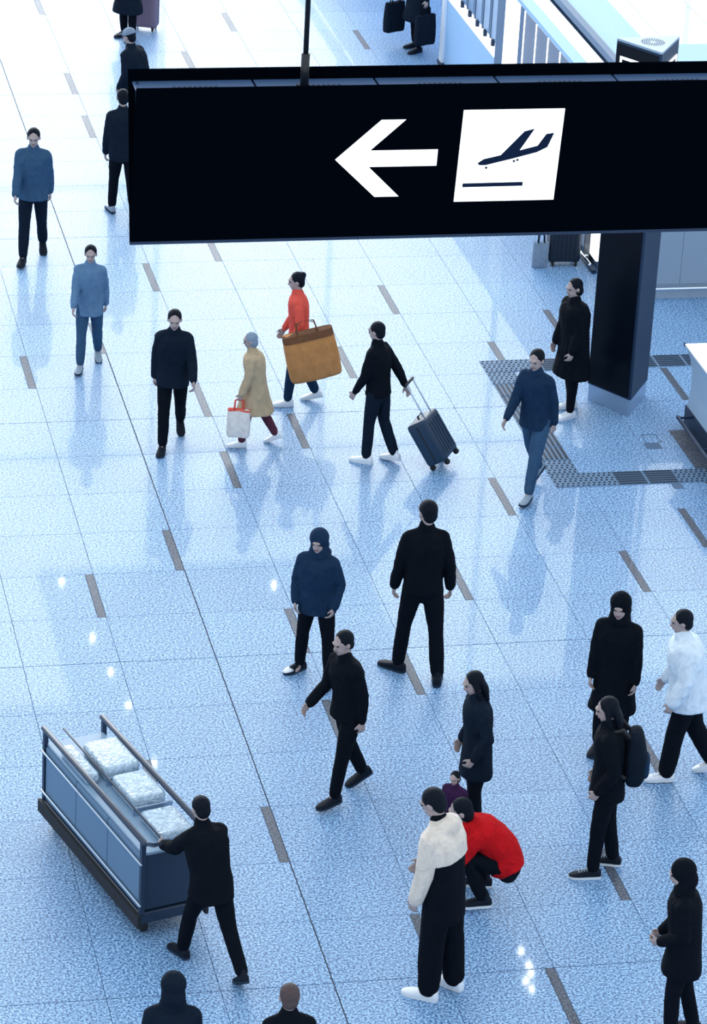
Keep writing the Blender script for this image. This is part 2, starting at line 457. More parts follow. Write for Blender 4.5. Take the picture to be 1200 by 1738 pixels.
for rr, k in ((.05, 10), (.075, 16), (.1, 22), (.125, 28)):
    for j in range(k):
        t = 2*math.pi*j/k; x, y = rr*math.cos(t), rr*math.sin(t)
        gr.slab(x-.006, x+.006, y-.006, y+.006, 4.384, 4.388, .001)
tag(gr.build('speaker_grille', DSTEEL, top), kind='stuff')
P = [p*1.03 for p in TRI]
def side_panel(a, b, u0, u1, z0, z1, o0, o1):
    d = _n(b-a); nn = np.array([d[1], -d[0]]); L = np.linalg.norm(b-a)
    pts = [a+d*L*u0+nn*o0, a+d*L*u1+nn*o0, a+d*L*u1+nn*o1, a+d*L*u0+nn*o1]
    return MB().prism([tuple(q) for q in pts], z0, z1)
side_panel(P[0], P[1], 0.04, 0.94, 0.23, 4.33, -0.003, 0.006).build('screen', BLACKG, tot)
for (a, b) in ((P[0], P[1]), (P[1], P[2])):
    for (u0, u1, z0, z1) in [(.13, .87, 4.17, 4.20), (.13, .17, 3.45, 4.17), (.83, .87, 3.45, 4.17), (.13, .87, 3.42, 3.45)]:
        side_panel(a, b, u0, u1, z0, z1, 0.004, 0.012).build('lit_frame', LIT, tot)
    d = _n(b-a); nn = np.array([d[1], -d[0]]); c = (a+b)/2+nn*0.004
    ring = MB().tube([(c[0], c[1], 4.0), (c[0]+nn[0]*.01, c[1]+nn[1]*.01, 4.0)], .09, n=20, caps=False)
    ring.build('lit_symbol', LIT, tot)

# ------------------------------------------------------------------ white desk with foot rail
desk = empty('service_desk', (6.27, 3.5, 0), label='white topped service desk with curved grey front and foot rail', cat='desk')
prof = [(0.085, 0.0), (0.085, .22), (0.10, .25), (.125, .45), (.12, .62), (.085, .80), (.03, .94), (0.0, .975), (0.0, .985)]
v = []; f = []
Y0, Y1 = -3.5, 1.70
for yy in (Y0, Y1):
    v += [(x, yy, z) for x, z in prof] + [(0.9, yy, .985), (0.9, yy, 0)]
k = len(prof)+2
f = [(i, (i+1) % k, k+(i+1) % k, k+i) for i in range(k)] + [tuple(range(k-1, -1, -1)), tuple(range(k, 2*k))]
MB().add(v, f).build('front', plain('desk_front', (0.36, 0.52, 0.70), 0.4), desk)
MB().slab(-.004, .92, Y0, Y1+.006, .985, 1.0, .004).build('worktop', WHITE, desk)
MB().tube([(.0, Y1+.004, 1.0), (.0, Y1+.004, .975)], .012).build('worktop_corner', DSTEEL, desk)
MB().box(.075, .088, Y0, Y1, 0.0, .24).build('kick_plate', DSTEEL, desk)
rail = MB().tube([(-.085, Y0, .2), (-.085, Y1-.25, .2)], .022, n=12).build('foot_rail', DSTEEL, desk, True)
for yy in np.arange(Y1-.28, Y0, -.9):
    MB().tube([(-.085, yy, .2), (.085, yy, .2)], .016, n=8).build('rail_bracket', DSTEEL, rail, True)

# ------------------------------------------------------------------ shop island: panelled wall, glazed front, roof
isl = empty('shop_island', (7.2, 12, 0), label='flat-roofed shop island with lit glazed front and grey panelled wall', cat='shop')
def I(o): o.location = (-7.2, -12, 0); return o
RH = 2.27
# wall facing the viewer: panels, rail, plinth
xs = [6.98, 7.435, 8.05, 8.70, 9.35, 10.0, 10.65, 11.3, 12.0]
for a, b in zip(xs[:-1], xs[1:]):
    I(MB().slab(a+.002, b-.002, 9.07, 9.12, .20, RH-.02, .003).build('wall_panel', GREYW, isl))
I(MB().box(6.98, 12, 9.09, 9.13, 0.0, .20).build('wall_plinth', plain('plinth_grey', (.28, .37, .47), .5), isl))
I(MB().tube([(6.96, 9.02, .155), (12, 9.02, .155)], .02, n=10).build('bumper_rail', CHROME, isl, True))
I(MB().box(7.22, 12, 9.12, 12.43, 0, RH-.03).build('wing_core', GREYP, isl))
I(MB().box(7.22, 12.02, 9.05, 12.45, RH-.03, RH).build('wing_roof', PALEB, isl))
I(MB().box(6.96, 7.22, 9.05, 10.0, RH-.03, RH).build('roof_return', PALEB, isl))
# long roof
I(MB().box(7.22, 7.82, 12.45, 34, RH-.04, RH).build('roof_panel', PALEB, isl))
I(MB().box(7.12, 7.22, 10.0, 34, RH-.06, RH+.035).build('roof_beam', GREYP, isl))
I(MB().box(6.78, 7.12, 10.0, 34, RH-.16, RH-.12).build('roof_light_tray', plain('tray_white', (.9, .95, 1.0), .4, 0, 0.55), isl))
I(MB().box(6.60, 6.78, 10.0, 34, RH-.06, RH).build('roof_edge', PALEB, isl))
I(MB().box(7.74, 7.82, 12.43, 34, 0, RH-.04).build('rear_wall', PALEB, isl))
# shop front along the concourse, seen from the side
I(MB().box(6.56, 6.62, 10.0, 18.9, 0, .05).build('kerb', DSTEEL, isl))
I(MB().box(6.66, 7.7, 10.0, 15.7, .05, RH-.16).build('shop_core', DARKP, isl))
I(MB().box(6.58, 6.70, 18.72, 18.88, 0, RH-.06).build('corner_post', WHITE, isl))
I(MB().box(6.60, 6.70, 15.35, 15.72, .05, RH-.06).build('grey_post', GREYP, isl))
I(MB().box(6.61, 6.66, 14.50, 15.33, .1, RH-.10).build('light_panel', LIT, isl))
I(MB().box(6.60, 6.67, 14.32, 14.50, .05, RH-.06).build('grey_post', GREYP, isl))
for y0 in np.arange(10.6, 14.2, .62):
    I(MB().slab(6.615, 6.66, y0+.03, y0+.57, .12, RH-.08, .004).build('dark_panel', DARKP, isl))
    I(MB().box(6.605, 6.64, y0+.58, y0+.605, .1, RH-.08).build('bright_strip', LIT, isl))
I(MB().box(6.605, 6.66, 10.02, 10.33, .16, RH-.2).build('light_panel', LIT, isl))
I(MB().box(6.60, 6.66, 10.33, 10.55, .05, RH-.06).build('dark_frame', BLACK, isl))
I(MB().tube([(6.53, 10.02, .12), (6.53, 10.7, .12)], .022, n=10).build('bumper_rail', CHROME, isl, True))
I(MB().tube([(6.53, 10.35, .12), (6.62, 10.35, .12)], .016, n=8).build('rail_bracket', CHROME, isl, True))
# display window: low pale riser, white ledge, standing glass panes on clips
GLASS = bpy.data.materials.new('shop_glass'); n, l, b = nodes(GLASS)
b.inputs['Base Color'].default_value = (0.22, 0.38, 0.60, 1); b.inputs['Roughness'].default_value = 0.15; b.inputs['Alpha'].default_value = 0.8
I(MB().box(6.62, 6.66, 15.72, 18.72, .05, 1.08).build('riser', PALEB, isl))
I(MB().box(6.59, 6.70, 15.72, 18.72, 1.08, 1.18).build('ledge', LIT, isl))
for y0 in np.arange(15.78, 18.5, .47):
    I(MB().slab(6.63, 6.645, y0, y0+.33, 1.27, RH-.1, .003).build('glass_pane', GLASS, isl))
    I(MB().box(6.622, 6.652, y0+.33, y0+.385, 1.24, RH-.1).build('pane_edge', DARKP, isl))
    I(MB().box(6.60, 6.65, y0+.14, y0+.19, 1.18, 1.28).build('glass_clip', DSTEEL, isl))
I(MB().box(7.3, 7.34, 15.72, 18.72, .05, RH-.16).build('display_back', WHITE, isl))
I(MB().box(6.72, 7.2, 15.8, 17.3, .05, .5).build('display_shelf', WHITE, isl))
I(MB().tube([(6.52, 17.0, .0), (6.52, 17.0, .32)], .10, n=16, caps=False).build('light_drum', LIT, isl, True))

# ------------------------------------------------------------------ people
SKIN = fabric('skin', (0.36, 0.30, 0.30), 30, 0.05, 0.55)
HAIR = fabric('dark_hair', (0.006, 0.010, 0.018), 60, 0.5, 0.5)
HAIRB = fabric('brown_hair', (0.09, 0.07, 0.075), 60, 0.5, 0.5)
EYE = plain('eye_dark', (0.004, 0.006, 0.01), 0.2)
LIPS = plain('lips', (0.20, 0.10, 0.11), 0.5)
BLK = fabric('black_cloth', (0.0035, 0.006, 0.011))
INK = fabric('ink_cloth', (0.006, 0.013, 0.026))
NAVY = fabric('navy_cloth', (0.010, 0.030, 0.070))
SLATE = fabric('slate_cloth', (0.035, 0.085, 0.165))
STEELB = fabric('steel_blue_cloth', (0.10, 0.20, 0.34))
GREYC = fabric('grey_cloth', (0.20, 0.28, 0.38))
WHITEC = fabric('white_cloth', (0.62, 0.75, 0.88))
CREAM = fabric('cream_cloth', (0.66, 0.62, 0.57))
BEIGE = fabric('beige_cloth', (0.42, 0.34, 0.23))
RED = fabric('red_cloth', (0.46, 0.008, 0.013), 12, 0.7)
REDP = fabric('soft_red_cloth', (0.62, 0.09, 0.07))
PURPLE = fabric('purple_cloth', (0.035, 0.014, 0.055))
SH_WHITE = plain('shoe_white', (0.72, 0.80, 0.88), 0.5)
SH_BLACK = plain('shoe_black', (0.005, 0.010, 0.020), 0.6, spec=0.12)
SH_GREY = plain('shoe_grey', (0.22, 0.30, 0.40), 0.5)
SOLE_W = plain('sole_white', (0.62, 0.70, 0.78), 0.6)
SOLE_D = plain('sole_dark', (0.015, 0.03, 0.055), 0.7, spec=0.15)
RAD = math.pi/180

# shoe: ankle at origin, sole at z=-0.08, toes toward +Y
def _ringloft(rows, n=14):
    v = []; f = []
    for (y, hw, z0, z1) in rows:
        for j in range(n):
            t = 2*math.pi*j/n; c, s_ = math.cos(t), math.sin(t)
            v.append((hw*math.copysign(abs(c)**0.7, c), y, (z0+z1)/2+(z1-z0)/2*math.copysign(abs(s_)**0.7, s_)))
    k = len(rows)
    for i in range(k-1):
        for j in range(n): f.append((i*n+j, i*n+(j+1) % n, (i+1)*n+(j+1) % n, (i+1)*n+j))
    f.append(tuple(range(n-1, -1, -1))); f.append(tuple((k-1)*n+j for j in range(n)))
    return v, f
mb = MB()
mb.add(*_ringloft([(-.078, .018, -.07, -.02), (-.07, .034, -.072, .0), (-.03, .040, -.072, .01), (.02, .042, -.072, .0), (.07, .046, -.072, -.015), (.12, .049, -.072, -.028), (.16, .045, -.072, -.036), (.19, .032, -.07, -.045), (.203, .014, -.066, -.052)]))
mb.tube([(0, -.012, -.03), (0, -.014, .035)], [.040, .036], [.048, .042])
shoe_src = fuse(mb, 'shoe', SH_BLACK, None, 0.006, 4, 0.3)
sole_rows = []
def outline(sc):
    pts = [(-.0, -.082), (.030, -.075), (.040, -.03), (.042, .03), (.050, .10), (.049, .15), (.036, .19), (.0, .208), (-.036, .19), (-.049, .15), (-.050, .10), (-.042, .03), (-.040, -.03), (-.030, -.075)]
    return [(x*sc, y*sc) for x, y in pts]
sole_src = MB().prism(outline(1.0), -.08, -.058).build('sole', SOLE_W)
cap_src = MB().add(*_ringloft([(.115, .0495, -.058, -.024), (.15, .047, -.058, -.033), (.185, .034, -.058, -.042), (.207, .014, -.058, -.05)])).build('toe_cap', SH_WHITE, None, True)
lace_src = MB()
for k in range(4):
    y = .045+k*.022; z = -.003-k*.0065
    lace_src.box(-.022, .022, y, y+.008, z-.004, z+.006)
lace_src = lace_src.build('laces', SOLE_W)
SRC = [shoe_src, sole_src, cap_src, lace_src]
def set_mat(o, m):
    o.data = o.data
    o.material_slots[0].link = 'OBJECT'; o.material_slots[0].material = m
def put_shoe(parent, Mx, mat, sole, cap=False, laces=None):
    s = shoe_src.copy(); s.name = 'shoe'; COL.objects.link(s); s.parent = parent; s.matrix_local = Mx; set_mat(s, mat)
    for src, m_, yes in ((sole_src, sole, True), (cap_src, SH_WHITE, cap), (lace_src, laces, laces is not None)):
        if not yes: continue
        q = src.copy(); q.name = src.name.split('.')[0]; COL.objects.link(q); q.parent = s; q.matrix_local = Matrix.Identity(4); set_mat(q, m_)
    return s

def dirl(a): return np.array([0, math.sin(a*RAD), math.cos(a*RAD)])
def rotz(p, a):
    c, s_ = math.cos(a*RAD), math.sin(a*RAD); return np.array([p[0]*c-p[1]*s_, p[0]*s_+p[1]*c, p[2]])

def person(label, loc, a, H, legs=((4, 2, 3), (-4, 4, 3)), arms=((0, 8, 12, 0), (0, 8, 12, 0)), lean=(2, 4, 6), head=(8, 0), twist=0,
           top=INK, hem=0.10, bulk=1.0, flare=1.0, collar=True, hood=None, pants=BLK, legw=1.0, pants_len=1.0,
           shoes=SH_BLACK, sole=SOLE_D, cap=False, laces=None, toe=(8, 8), hair=('short', HAIR), curl=35, heel=(0, 0), group=None, roll=0, yoke=None, hat=None):
    """forward +Y, right +X. legs (left, right): hip flexion, knee bend, abduction. arms: flexion, abduction, elbow, inward"""
    root = empty('person', (loc[0], loc[1], 0), (a-13)*RAD, label, 'person', group)
    k = H/1.75
    pel = np.zeros(3); waist = pel+dirl(lean[0])*.15*k; chest = waist+dirl(lean[1])*.19*k; neck = chest+dirl(lean[2])*.20*k
    hd = lean[2]*0.5+head[0]
    hc = neck+dirl(lean[2]*.7+head[0]*.4)*.075*k + dirl(hd)*.095*k
    if roll:
        cr, sr = math.cos(roll*RAD), math.sin(roll*RAD)
        rr = lambda p: np.array([p[0]*cr+p[2]*sr, p[1], -p[0]*sr+p[2]*cr])
        waist, chest, neck, hc = rr(waist), rr(chest), rr(neck), rr(hc)
    L = {}
    for i, sd in ((0, -1), (1, 1)):
        fl, kn, ab = legs[i]
        hip = pel+np.array([sd*.088*k, 0, -.02*k])
        th = np.array([sd*math.sin(ab*RAD), math.sin(fl*RAD)*math.cos(ab*RAD), -math.cos(fl*RAD)*math.cos(ab*RAD)])
        sa = (fl-kn)*RAD
        sh = np.array([sd*math.sin(ab*.6*RAD), math.sin(sa)*math.cos(ab*.6*RAD), -math.cos(sa)*math.cos(ab*.6*RAD)])
        knee = hip+th*.43*k; ank = knee+sh*.425*k
        L[i] = (hip, knee, ank)
    A = {}
    for i, sd in ((0, -1), (1, 1)):
        fa, ab, el, inn = arms[i]
        shd = chest+(neck-chest)*.62+rotz(np.array([sd*.160*k, 0, 0]), twist)
        if roll: shd = shd + np.array([0, 0, -sd*.172*k*math.sin(roll*RAD)])
        d1 = np.array([sd*math.sin(ab*RAD), math.sin(fa*RAD)*math.cos(ab*RAD), -math.cos(fa*RAD)*math.cos(ab*RAD)])
        e2 = (fa+el)*RAD; i2 = (ab*.5-inn)*RAD
        d2 = np.array([sd*math.sin(i2), math.sin(e2)*math.cos(i2), -math.cos(e2)*math.cos(i2)])
        d1, d2 = rotz(d1, twist), rotz(d2, twist)
        elb = shd+d1*.285*k; wr = elb+d2*.25*k
        A[i] = (shd, elb, wr, d2)
    # put the lower foot on the ground, centre the figure between its feet
    low = min(L[i][2][2]-0.085*k*math.cos(heel[i]*RAD)-(0.19*k*math.sin(heel[i]*RAD) if heel[i] > 0 else 0) for i in (0, 1))
    mid = (L[0][2]+L[1][2])/2
    off = np.array([-mid[0], -mid[1]-.05*k, -low])
    pel, waist, chest, neck, hc = [p+off for p in (pel, waist, chest, neck, hc)]
    L = {i: tuple(p+off for p in L[i]) for i in L}; A = {i: tuple(list(p+off for p in A[i][:3])+[A[i][3]]) for i in A}
    # head frame
    ya = head[1]
    fwd = rotz(np.array([0, math.cos(hd*RAD), -math.sin(hd*RAD)]), ya); upv = rotz(dirl(hd), ya); rt = np.cross(fwd, upv)
    R = np.stack([rt, fwd, upv], 1)
    def hp(x, y, z): return hc+R@np.array([x*k, y*k, z*k])
    # ---- body
    b = MB()
    b.tube([pel+(waist-pel)*-.35, pel, waist, chest, chest+(neck-chest)*.6, neck], [.13*k, .15*k, .13*k, .145*k, .15*k, .055*k], [.09*k, .105*k, .09*k, .10*k, .085*k, .052*k], xax=(1, 0, 0), n=16)
    b.tube([neck-(neck-chest)*.1, hc+R@np.array([0, -.02, -.05])*k], [.056*k, .05*k])
    b.ell(hp(0, -.012, .022), (.076*k, .094*k, .092*k), R); b.ell(hp(0, .022, -.045), (.058*k, .066*k, .068*k), R)
    b.ell(hp(0, .060, -.088), (.026*k, .022*k, .022*k), R)
    b.tube([hp(0, .086, .010), hp(0, .101, -.028)], [.009*k, .014*k]); b.ell(hp(0, .085, .030), (.05*k, .016*k, .014*k), R)
    for sd in (-1, 1): b.ell(hp(sd*.078, -.012, -.008), (.012*k, .02*k, .032*k), R)
    for i, sd in ((0, -1), (1, 1)):
        hip, kn, an = L[i]
        b.tube([hip, (hip+kn)/2, kn, kn+(an-kn)*.35, an], [.078*k, .07*k, .05*k, .052*k, .034*k])
        ch, sh_ = math.cos(heel[i]*RAD), math.sin(heel[i]*RAD)
        ft = lambda y, z: an+np.array([0, y*ch+z*sh_, z*ch-y*sh_])*k
        b.tube([an, ft(.05, -.045), ft(.11, -.052)], [.030*k, .028*k, .018*k])
        sh, el, wr, d2 = A[i]
        b.ell(sh, (.05*k, .05*k, .048*k))
        b.tube([sh, el, el+(wr-el)*.4, wr], [.046*k, .036*k, .036*k, .025*k])
        # hand: palm, four fingers, thumb
        ref = rotz(np.array([-sd*1.0, 0, 0]), twist)          # palm faces the thigh
        pn = _n(ref-d2*np.dot(ref, d2)); sx = np.cross(d2, pn)*(-sd)   # thumb side, forward
        if sx[1] < -0.2: sx = -sx
        b.tube([wr, wr+d2*.045*k, wr+d2*.085*k], [.026*k, .040*k, .041*k], [.018*k, .016*k, .014*k], xax=sx)
        for q, (o_, ln) in enumerate(((.030, .072), (.010, .082), (-.010, .076), (-.030, .060))):
            p0 = wr+d2*.082*k+sx*o_*k; c1 = curl*RAD
            e1 = _n(d2*math.cos(c1)+pn*math.sin(c1)); e3 = _n(d2*math.cos(2*c1)+pn*math.sin(2*c1))
            b.tube([p0, p0+e1*ln*.5*k, p0+e1*ln*.5*k+e3*ln*.5*k], [.0098*k, .0092*k, .008*k], n=8)
        t0 = wr+d2*.025*k+sx*.028*k; t1 = t0+_n(d2*.6+sx*.6+pn*.35)*.042*k; t2 = t1+_n(d2*.85+sx*.15+pn*.5)*.034*k
        b.tube([t0, t1, t2], [.013*k, .0115*k, .009*k], n=8)
    fuse(b, 'body', SKIN, root, 0.0095*max(k, .6), 3, 0.16)
    for sd in (-1, 1):
        MB().ell(hp(sd*.031, .079, .010), (.013*k, .008*k, .007*k), R, 8, 6).build('eye', EYE, root, True)
    MB().ell(hp(0, .087, -.058), (.024*k, .009*k, .007*k), R, 8, 6).build('mouth', LIPS, root, True)
    # ---- hair
    style, hm = hair
    h = MB(); h.ell(hp(0, -.026, .034), (.086*k, .096*k, .092*k), R)
    h.ell(hp(0, -.055, -.02), (.074*k, .055*k, .075*k), R)
    if style == 'long':
        h.tube([hp(0, -.07, .02), hp(0, -.085, -.09), hp(0, -.075, -.20)-np.array([0, 0, .02])*k], [.08*k, .085*k, .07*k], [.04*k, .045*k, .03*k], xax=rt)
        for sd in (-1, 1): h.tube([hp(sd*.07, -.01, .03), hp(sd*.083, .0, -.07), hp(sd*.085, .0, -.15)], [.026*k, .028*k, .02*k])
    elif style == 'bob':
        h.ell(hp(0, -.045, -.035), (.09*k, .07*k, .085*k), R)
    elif style == 'bun':
        h.ell(hp(0, -.10, .07), (.042*k, .04*k, .042*k), R)
    if style != 'hood':
        fuse(h, 'hair', hm, root, 0.010, 3, 0.35)
    else:
        h = MB(); h.ell(hp(0, -.030, .035), (.108*k, .115*k, .112*k), R); h.ell(hp(0, -.05, -.06), (.105*k, .09*k, .10*k), R)
        h.tube([hp(0, -.03, -.08), neck], [.10*k, .12*k], [.085*k, .10*k], xax=rt)
        fuse(h, 'hood', hm, root, 0.011, 4, 0.35)
    if hat is not None:
        h = MB(); h.ell(hp(0, -.02, .058), (.092*k, .104*k, .075*k), R)
        h.tube([hp(0, .07, .055), hp(0, .14, .045)], [.07*k, .045*k], [.010*k, .007*k], xax=rt)
        fuse(h, 'cap', hat, root, 0.009, 2, 0.4)
    # ---- jacket / coat
    g = MB(); B = bulk
    down = _n((L[0][1]-L[0][0])+(L[1][1]-L[1][0])) if hem < 0.35 else _n((L[0][1]+L[1][1])/2-pel)
    def spread(d):
        t = min(d/(.43*k), 1.0); return abs(L[0][1][1]-L[1][1][1])*.5*t, abs(L[0][1][0]-L[1][1][0])*.5*t
    hk = hem*k; path = []; rx = []; ry = []
    nst = 5
    for q in range(nst, 0, -1):
        d = hk*q/nst; sy_, sx_ = spread(d)
        path.append(pel+down*d); w = 1+(flare-1)*q/nst
        rx.append((.178*w*B)*k+max(0, sx_-.08*k)); ry.append((.128*w*B)*k+sy_*1.05)
    path += [pel, waist, waist+(chest-waist)*.6, chest+(neck-chest)*.25, chest+(neck-chest)*.68, neck-(neck-chest)*.06, neck+(neck-chest)*.12]
    rx += [.178*B*k, .168*B*k, .178*B*k, .186*B*k, .172*B*k, .085*k, .070*k]
    ry += [.130*B*k, .122*B*k, .130*B*k, .132*B*k, .110*B*k, .078*k, .068*k]
    xax = rotz(np.array([1, 0, 0]), twist*.6)
    g.tube(path, rx, ry, xax=xax, n=20, power=2.3, flat0=True)
    for i in (0, 1):
        sh, el, wr, d2 = A[i]
        g.ell(sh-np.array([0, 0, .006])*k, (.066*B*k, .070*B*k, .062*B*k))
        g.tube([neck-(neck-chest)*.12, sh+np.array([0, 0, .008])*k], [.062*k, .056*B*k], [.066*k, .060*B*k])
        g.tube([sh, sh+(el-sh)*.55, el, el+(wr-el)*.5, wr-d2*.012*k], [.064*B*k, .062*B*k, .056*B*k, .052*B*k, .043*B*k])
    if collar: g.tube([neck-(neck-chest)*.1, neck+(neck-chest)*.16], [.090*k, .074*k], [.085*k, .074*k])
    if hood is not None:
        g.ell(neck+np.array([0, -.075, .005])*k, (.12*k, .075*k, .085*k))
    fuse(g, 'coat' if hem > .3 else 'jacket', top, root, 0.0115, 5, 0.36, (.011 if yoke is None else .003)*k)
    if yoke is not None:
        g = MB(); m = 1.10
        g.tube(path[-5:-1], [r*m for r in rx[-5:-1]], [r*m for r in ry[-5:-1]], xax=xax, n=20, power=2.3, flat0=True)
        for i in (0, 1):
            sh, el, wr, d2 = A[i]
            g.ell(sh-np.array([0, 0, .006])*k, (.078*B*k, .082*B*k, .074*B*k))
            g.tube([neck-(neck-chest)*.12, sh+np.array([0, 0, .008])*k], [.074*k, .068*B*k], [.080*k, .072*B*k])
            g.tube([sh, sh+(el-sh)*.55, el, el+(wr-el)*.5, wr-d2*.005*k], [.077*B*k, .075*B*k, .069*B*k, .064*B*k, .055*B*k])
        g.ell(neck+np.array([0, -.07, -.005])*k, (.13*k, .085*k, .085*k))
        fuse(g, 'hooded_yoke', yoke, root, 0.0115, 5, 0.36, .006*k)
    # ---- trousers
    t = MB()
    t.tube([pel+(waist-pel)*.55, pel, (L[0][0]+L[1][0])/2-np.array([0, 0, .06])*k], [.158*k, .170*k, .15*k], [.115*k, .125*k, .105*k], xax=(1, 0, 0), n=18)
    for i in (0, 1):
        hip, kn, an = L[i]; e = kn+(an-kn)*(.94*pants_len)
        t.tube([hip, hip+(kn-hip)*.5, kn, kn+(an-kn)*.5*pants_len, e], [.098*k, .089*k*legw**.5, .070*k*legw, .066*k*legw, .058*k*legw], n=14)
    fuse(t, 'trousers', pants, root, 0.0115, 5, 0.33, .007*k)
    # ---- shoes
    for i, sd in ((0, -1), (1, 1)):
        an = L[i][2]
        Mx = Matrix.Translation(Vector(an)) @ Matrix.Rotation(-sd*toe[i]*RAD, 4, 'Z') @ Matrix.Rotation(-heel[i]*RAD, 4, 'X') @ Matrix.Scale(k*1.06, 4)
        put_shoe(root, Mx, shoes, sole, cap, laces)
    Rz = Matrix.Rotation((a-13)*RAD, 4, 'Z')
    def wpos(p): return Vector((loc[0], loc[1], 0)) + (Rz @ Vector(p))
    return dict(root=root, hand=[wpos(A[i][2]+A[i][3]*.09*k) for i in (0, 1)], L=L, A=A, k=k, wpos=wpos, chest=chest, neck=neck, hc=hc)

def walk(f=22, r=18, lead=0):
    a_, b_ = (f, 5, 2), (-r, 16, 2)
    return (a_, b_) if lead == 0 else (b_, a_)
SWING0 = ((-18, 7, 14, 0), (20, 7, 22, 0))      # right arm forward
SWING1 = ((20, 7, 22, 0), (-18, 7, 14, 0))
POCKET = ((-12, 16, 42, 14), (-12, 16, 42, 14))
PEOPLE = {}
def add(key, *a_, **k_): PEOPLE[key] = person(*a_, **k_); return PEOPLE[key]

add('coat_far', 'person in a long dark coat behind the capped walker, mauve suitcase alongside', (2.02, 20.27), 150, 1.68, top=INK, hem=.52, flare=1.25, hair=('long', HAIR))
add('capped', 'dark-clad walker in a grey cap passing behind the hanging sign', (1.44, 15.26), 60, 1.66, legs=walk(12, 10, 1), heel=(14, 0), arms=POCKET, lean=(6, 12, 18), top=INK, hem=.08, bulk=1.2, hat=GREYC)
add('shopper', 'person in a long dark coat and black lace-ups beside the lit shop front', (6.34, 19.52), 128, 1.66, top=INK, hem=.46, flare=1.25, bulk=1.05, arms=((6, 27, 10, -6), (6, 27, 10, -6)), hair=('long', HAIR), pants=BLK, legw=.9)
add('upper_left', 'walker in a slate-blue jacket and dark trousers on the long dark floor joint', (-0.50, 11.03), 183, 1.72, legs=walk(17, 13, 1), heel=(20, 0), arms=SWING0, top=SLATE, hem=.12, bulk=1.08, pants=INK)
add('sign_edge', 'person in a dark jacket and grey shoes by the end of the hanging sign', (0.85, 12.50), 15, 1.68, legs=walk(14, 12, 0), heel=(0, 18), lean=(6, 10, 14), top=INK, hem=.12, bulk=1.12, shoes=SH_GREY)
add('pale_walker', 'walker in a pale steel-blue coat and grey shoes', (-0.26, 7.47), 183, 1.50, legs=walk(15, 12, 1), heel=(20, 0), arms=SWING0, top=STEELB, hem=.18, pants=SLATE, shoes=SH_GREY)
add('ink_walker', 'walker in a black jacket and black trousers next to the pale-coated walker', (0.36, 5.18), 183, 1.64, legs=((-16, 24, 1), (17, 5, 1)), heel=(28, 0), arms=((14, 12, 30, 0), (-14, 8, 12, 0)), lean=(3, 6, 9), top=INK, hem=.14, bulk=1.1, shoes=SH_BLACK)
add('red_bag_carrier', 'person in a red jacket hugging a huge tan bag', (1.99, 6.18), 92, 1.58, legs=walk(10, 9, 0), heel=(0, 14), arms=((-8, 30, 30, 10), (6, 8, 25, 0)), top=REDP, hem=.05, hair=('bun', HAIR), pants=NAVY, shoes=SH_WHITE, sole=SOLE_W)
add('beige_coat', 'short person in a beige coat striding beside the red-jacketed bag carrier', (1.29, 5.05), 92, 1.33, legs=walk(15, 14, 0), heel=(0, 22), arms=((12, 12, 8, 0), (-10, 8, 12, 0)), lean=(5, 8, 11), top=BEIGE, hem=.40, bulk=1.25, flare=1.12, hair=('bob', GREYC), pants=fabric('maroon_cloth', (.09, .03, .05)), shoes=SH_WHITE, sole=SOLE_W)
add('case_puller', 'man in a black top pulling a dark trolley case', (2.56, 4.48), 62, 1.62, legs=walk(6, 6, 0), heel=(0, 8), arms=((10, 7, 18, 0), (-32, 10, 4, -4)), lean=(3, 4, 6), top=BLK, hem=.08, pants=INK, shoes=SH_WHITE, sole=SOLE_W)
add('totem_waiter', 'person in a knee-length black coat and white trainers beside the black totem', (5.06, 5.62), 118, 1.64, legs=((6, 3, 4), (-5, 5, 4)), arms=((5, 6, 16, 0), (5, 6, 16, 0)), top=BLK, hem=.44, flare=1.06, bulk=1.24, hair=('bob', HAIR), legw=.92, shoes=SH_WHITE, sole=SOLE_W, laces=SOLE_W)
add('strider', 'striding walker in slate blue crossing the tactile paving corner', (4.09, 3.52), 150, 1.70, legs=walk(20, 18, 0), heel=(0, 28), arms=SWING0, lean=(4, 7, 10), top=NAVY, hem=.12, pants=SLATE, shoes=SH_GREY)
add('navy_stander', 'person in a navy hooded jacket and black and white trainers standing feet apart', (0.86, -0.55), 165, 1.58, legs=((7, 3, 9), (-6, 4, 9)), arms=POCKET, top=NAVY, hem=.14, bulk=1.14, hood=1, hair=('hood', NAVY), shoes=SH_BLACK, sole=SOLE_D, cap=True, laces=SH_BLACK, toe=(2, 34))
add('black_stander', 'tall slim person in plain black standing feet apart, facing the hanging sign', (1.89, -0.57), 8, 1.85, legs=((10, 4, 7), (-8, 6, 6)), heel=(0, 0), arms=((4, 12, 8, 0), (-6, 14, 20, 0)), lean=(2, 3, 4), head=(4, 25), top=BLK, hem=.06, toe=(48, 10))
add('black_strider', 'bare-headed person in black striding past the navy-hooded stander', (0.70, -2.84), 125, 1.67, legs=((15, 4, 3), (-13, 14, 3)), heel=(0, 24), arms=((-14, 8, 14, 0), (14, 8, 36, 6)), lean=(4, 7, 10), top=BLK, hem=.10, bulk=1.05)
add('hip_coat', 'person in a black hip-length coat standing behind the purple-clad child', (1.69, -3.60), 105, 1.60, legs=((4, 3, 2), (-3, 4, 2)), arms=POCKET, head=(18, 0), top=INK, hem=.30, flare=1.05, bulk=1.05, hair=('long', HAIR))
add('child', 'small child in a purple top between the crouching and standing adults', (1.40, -4.12), 150, 0.92, top=PURPLE, hem=.10, bulk=1.15, hair=('bob', HAIR), pants=INK)
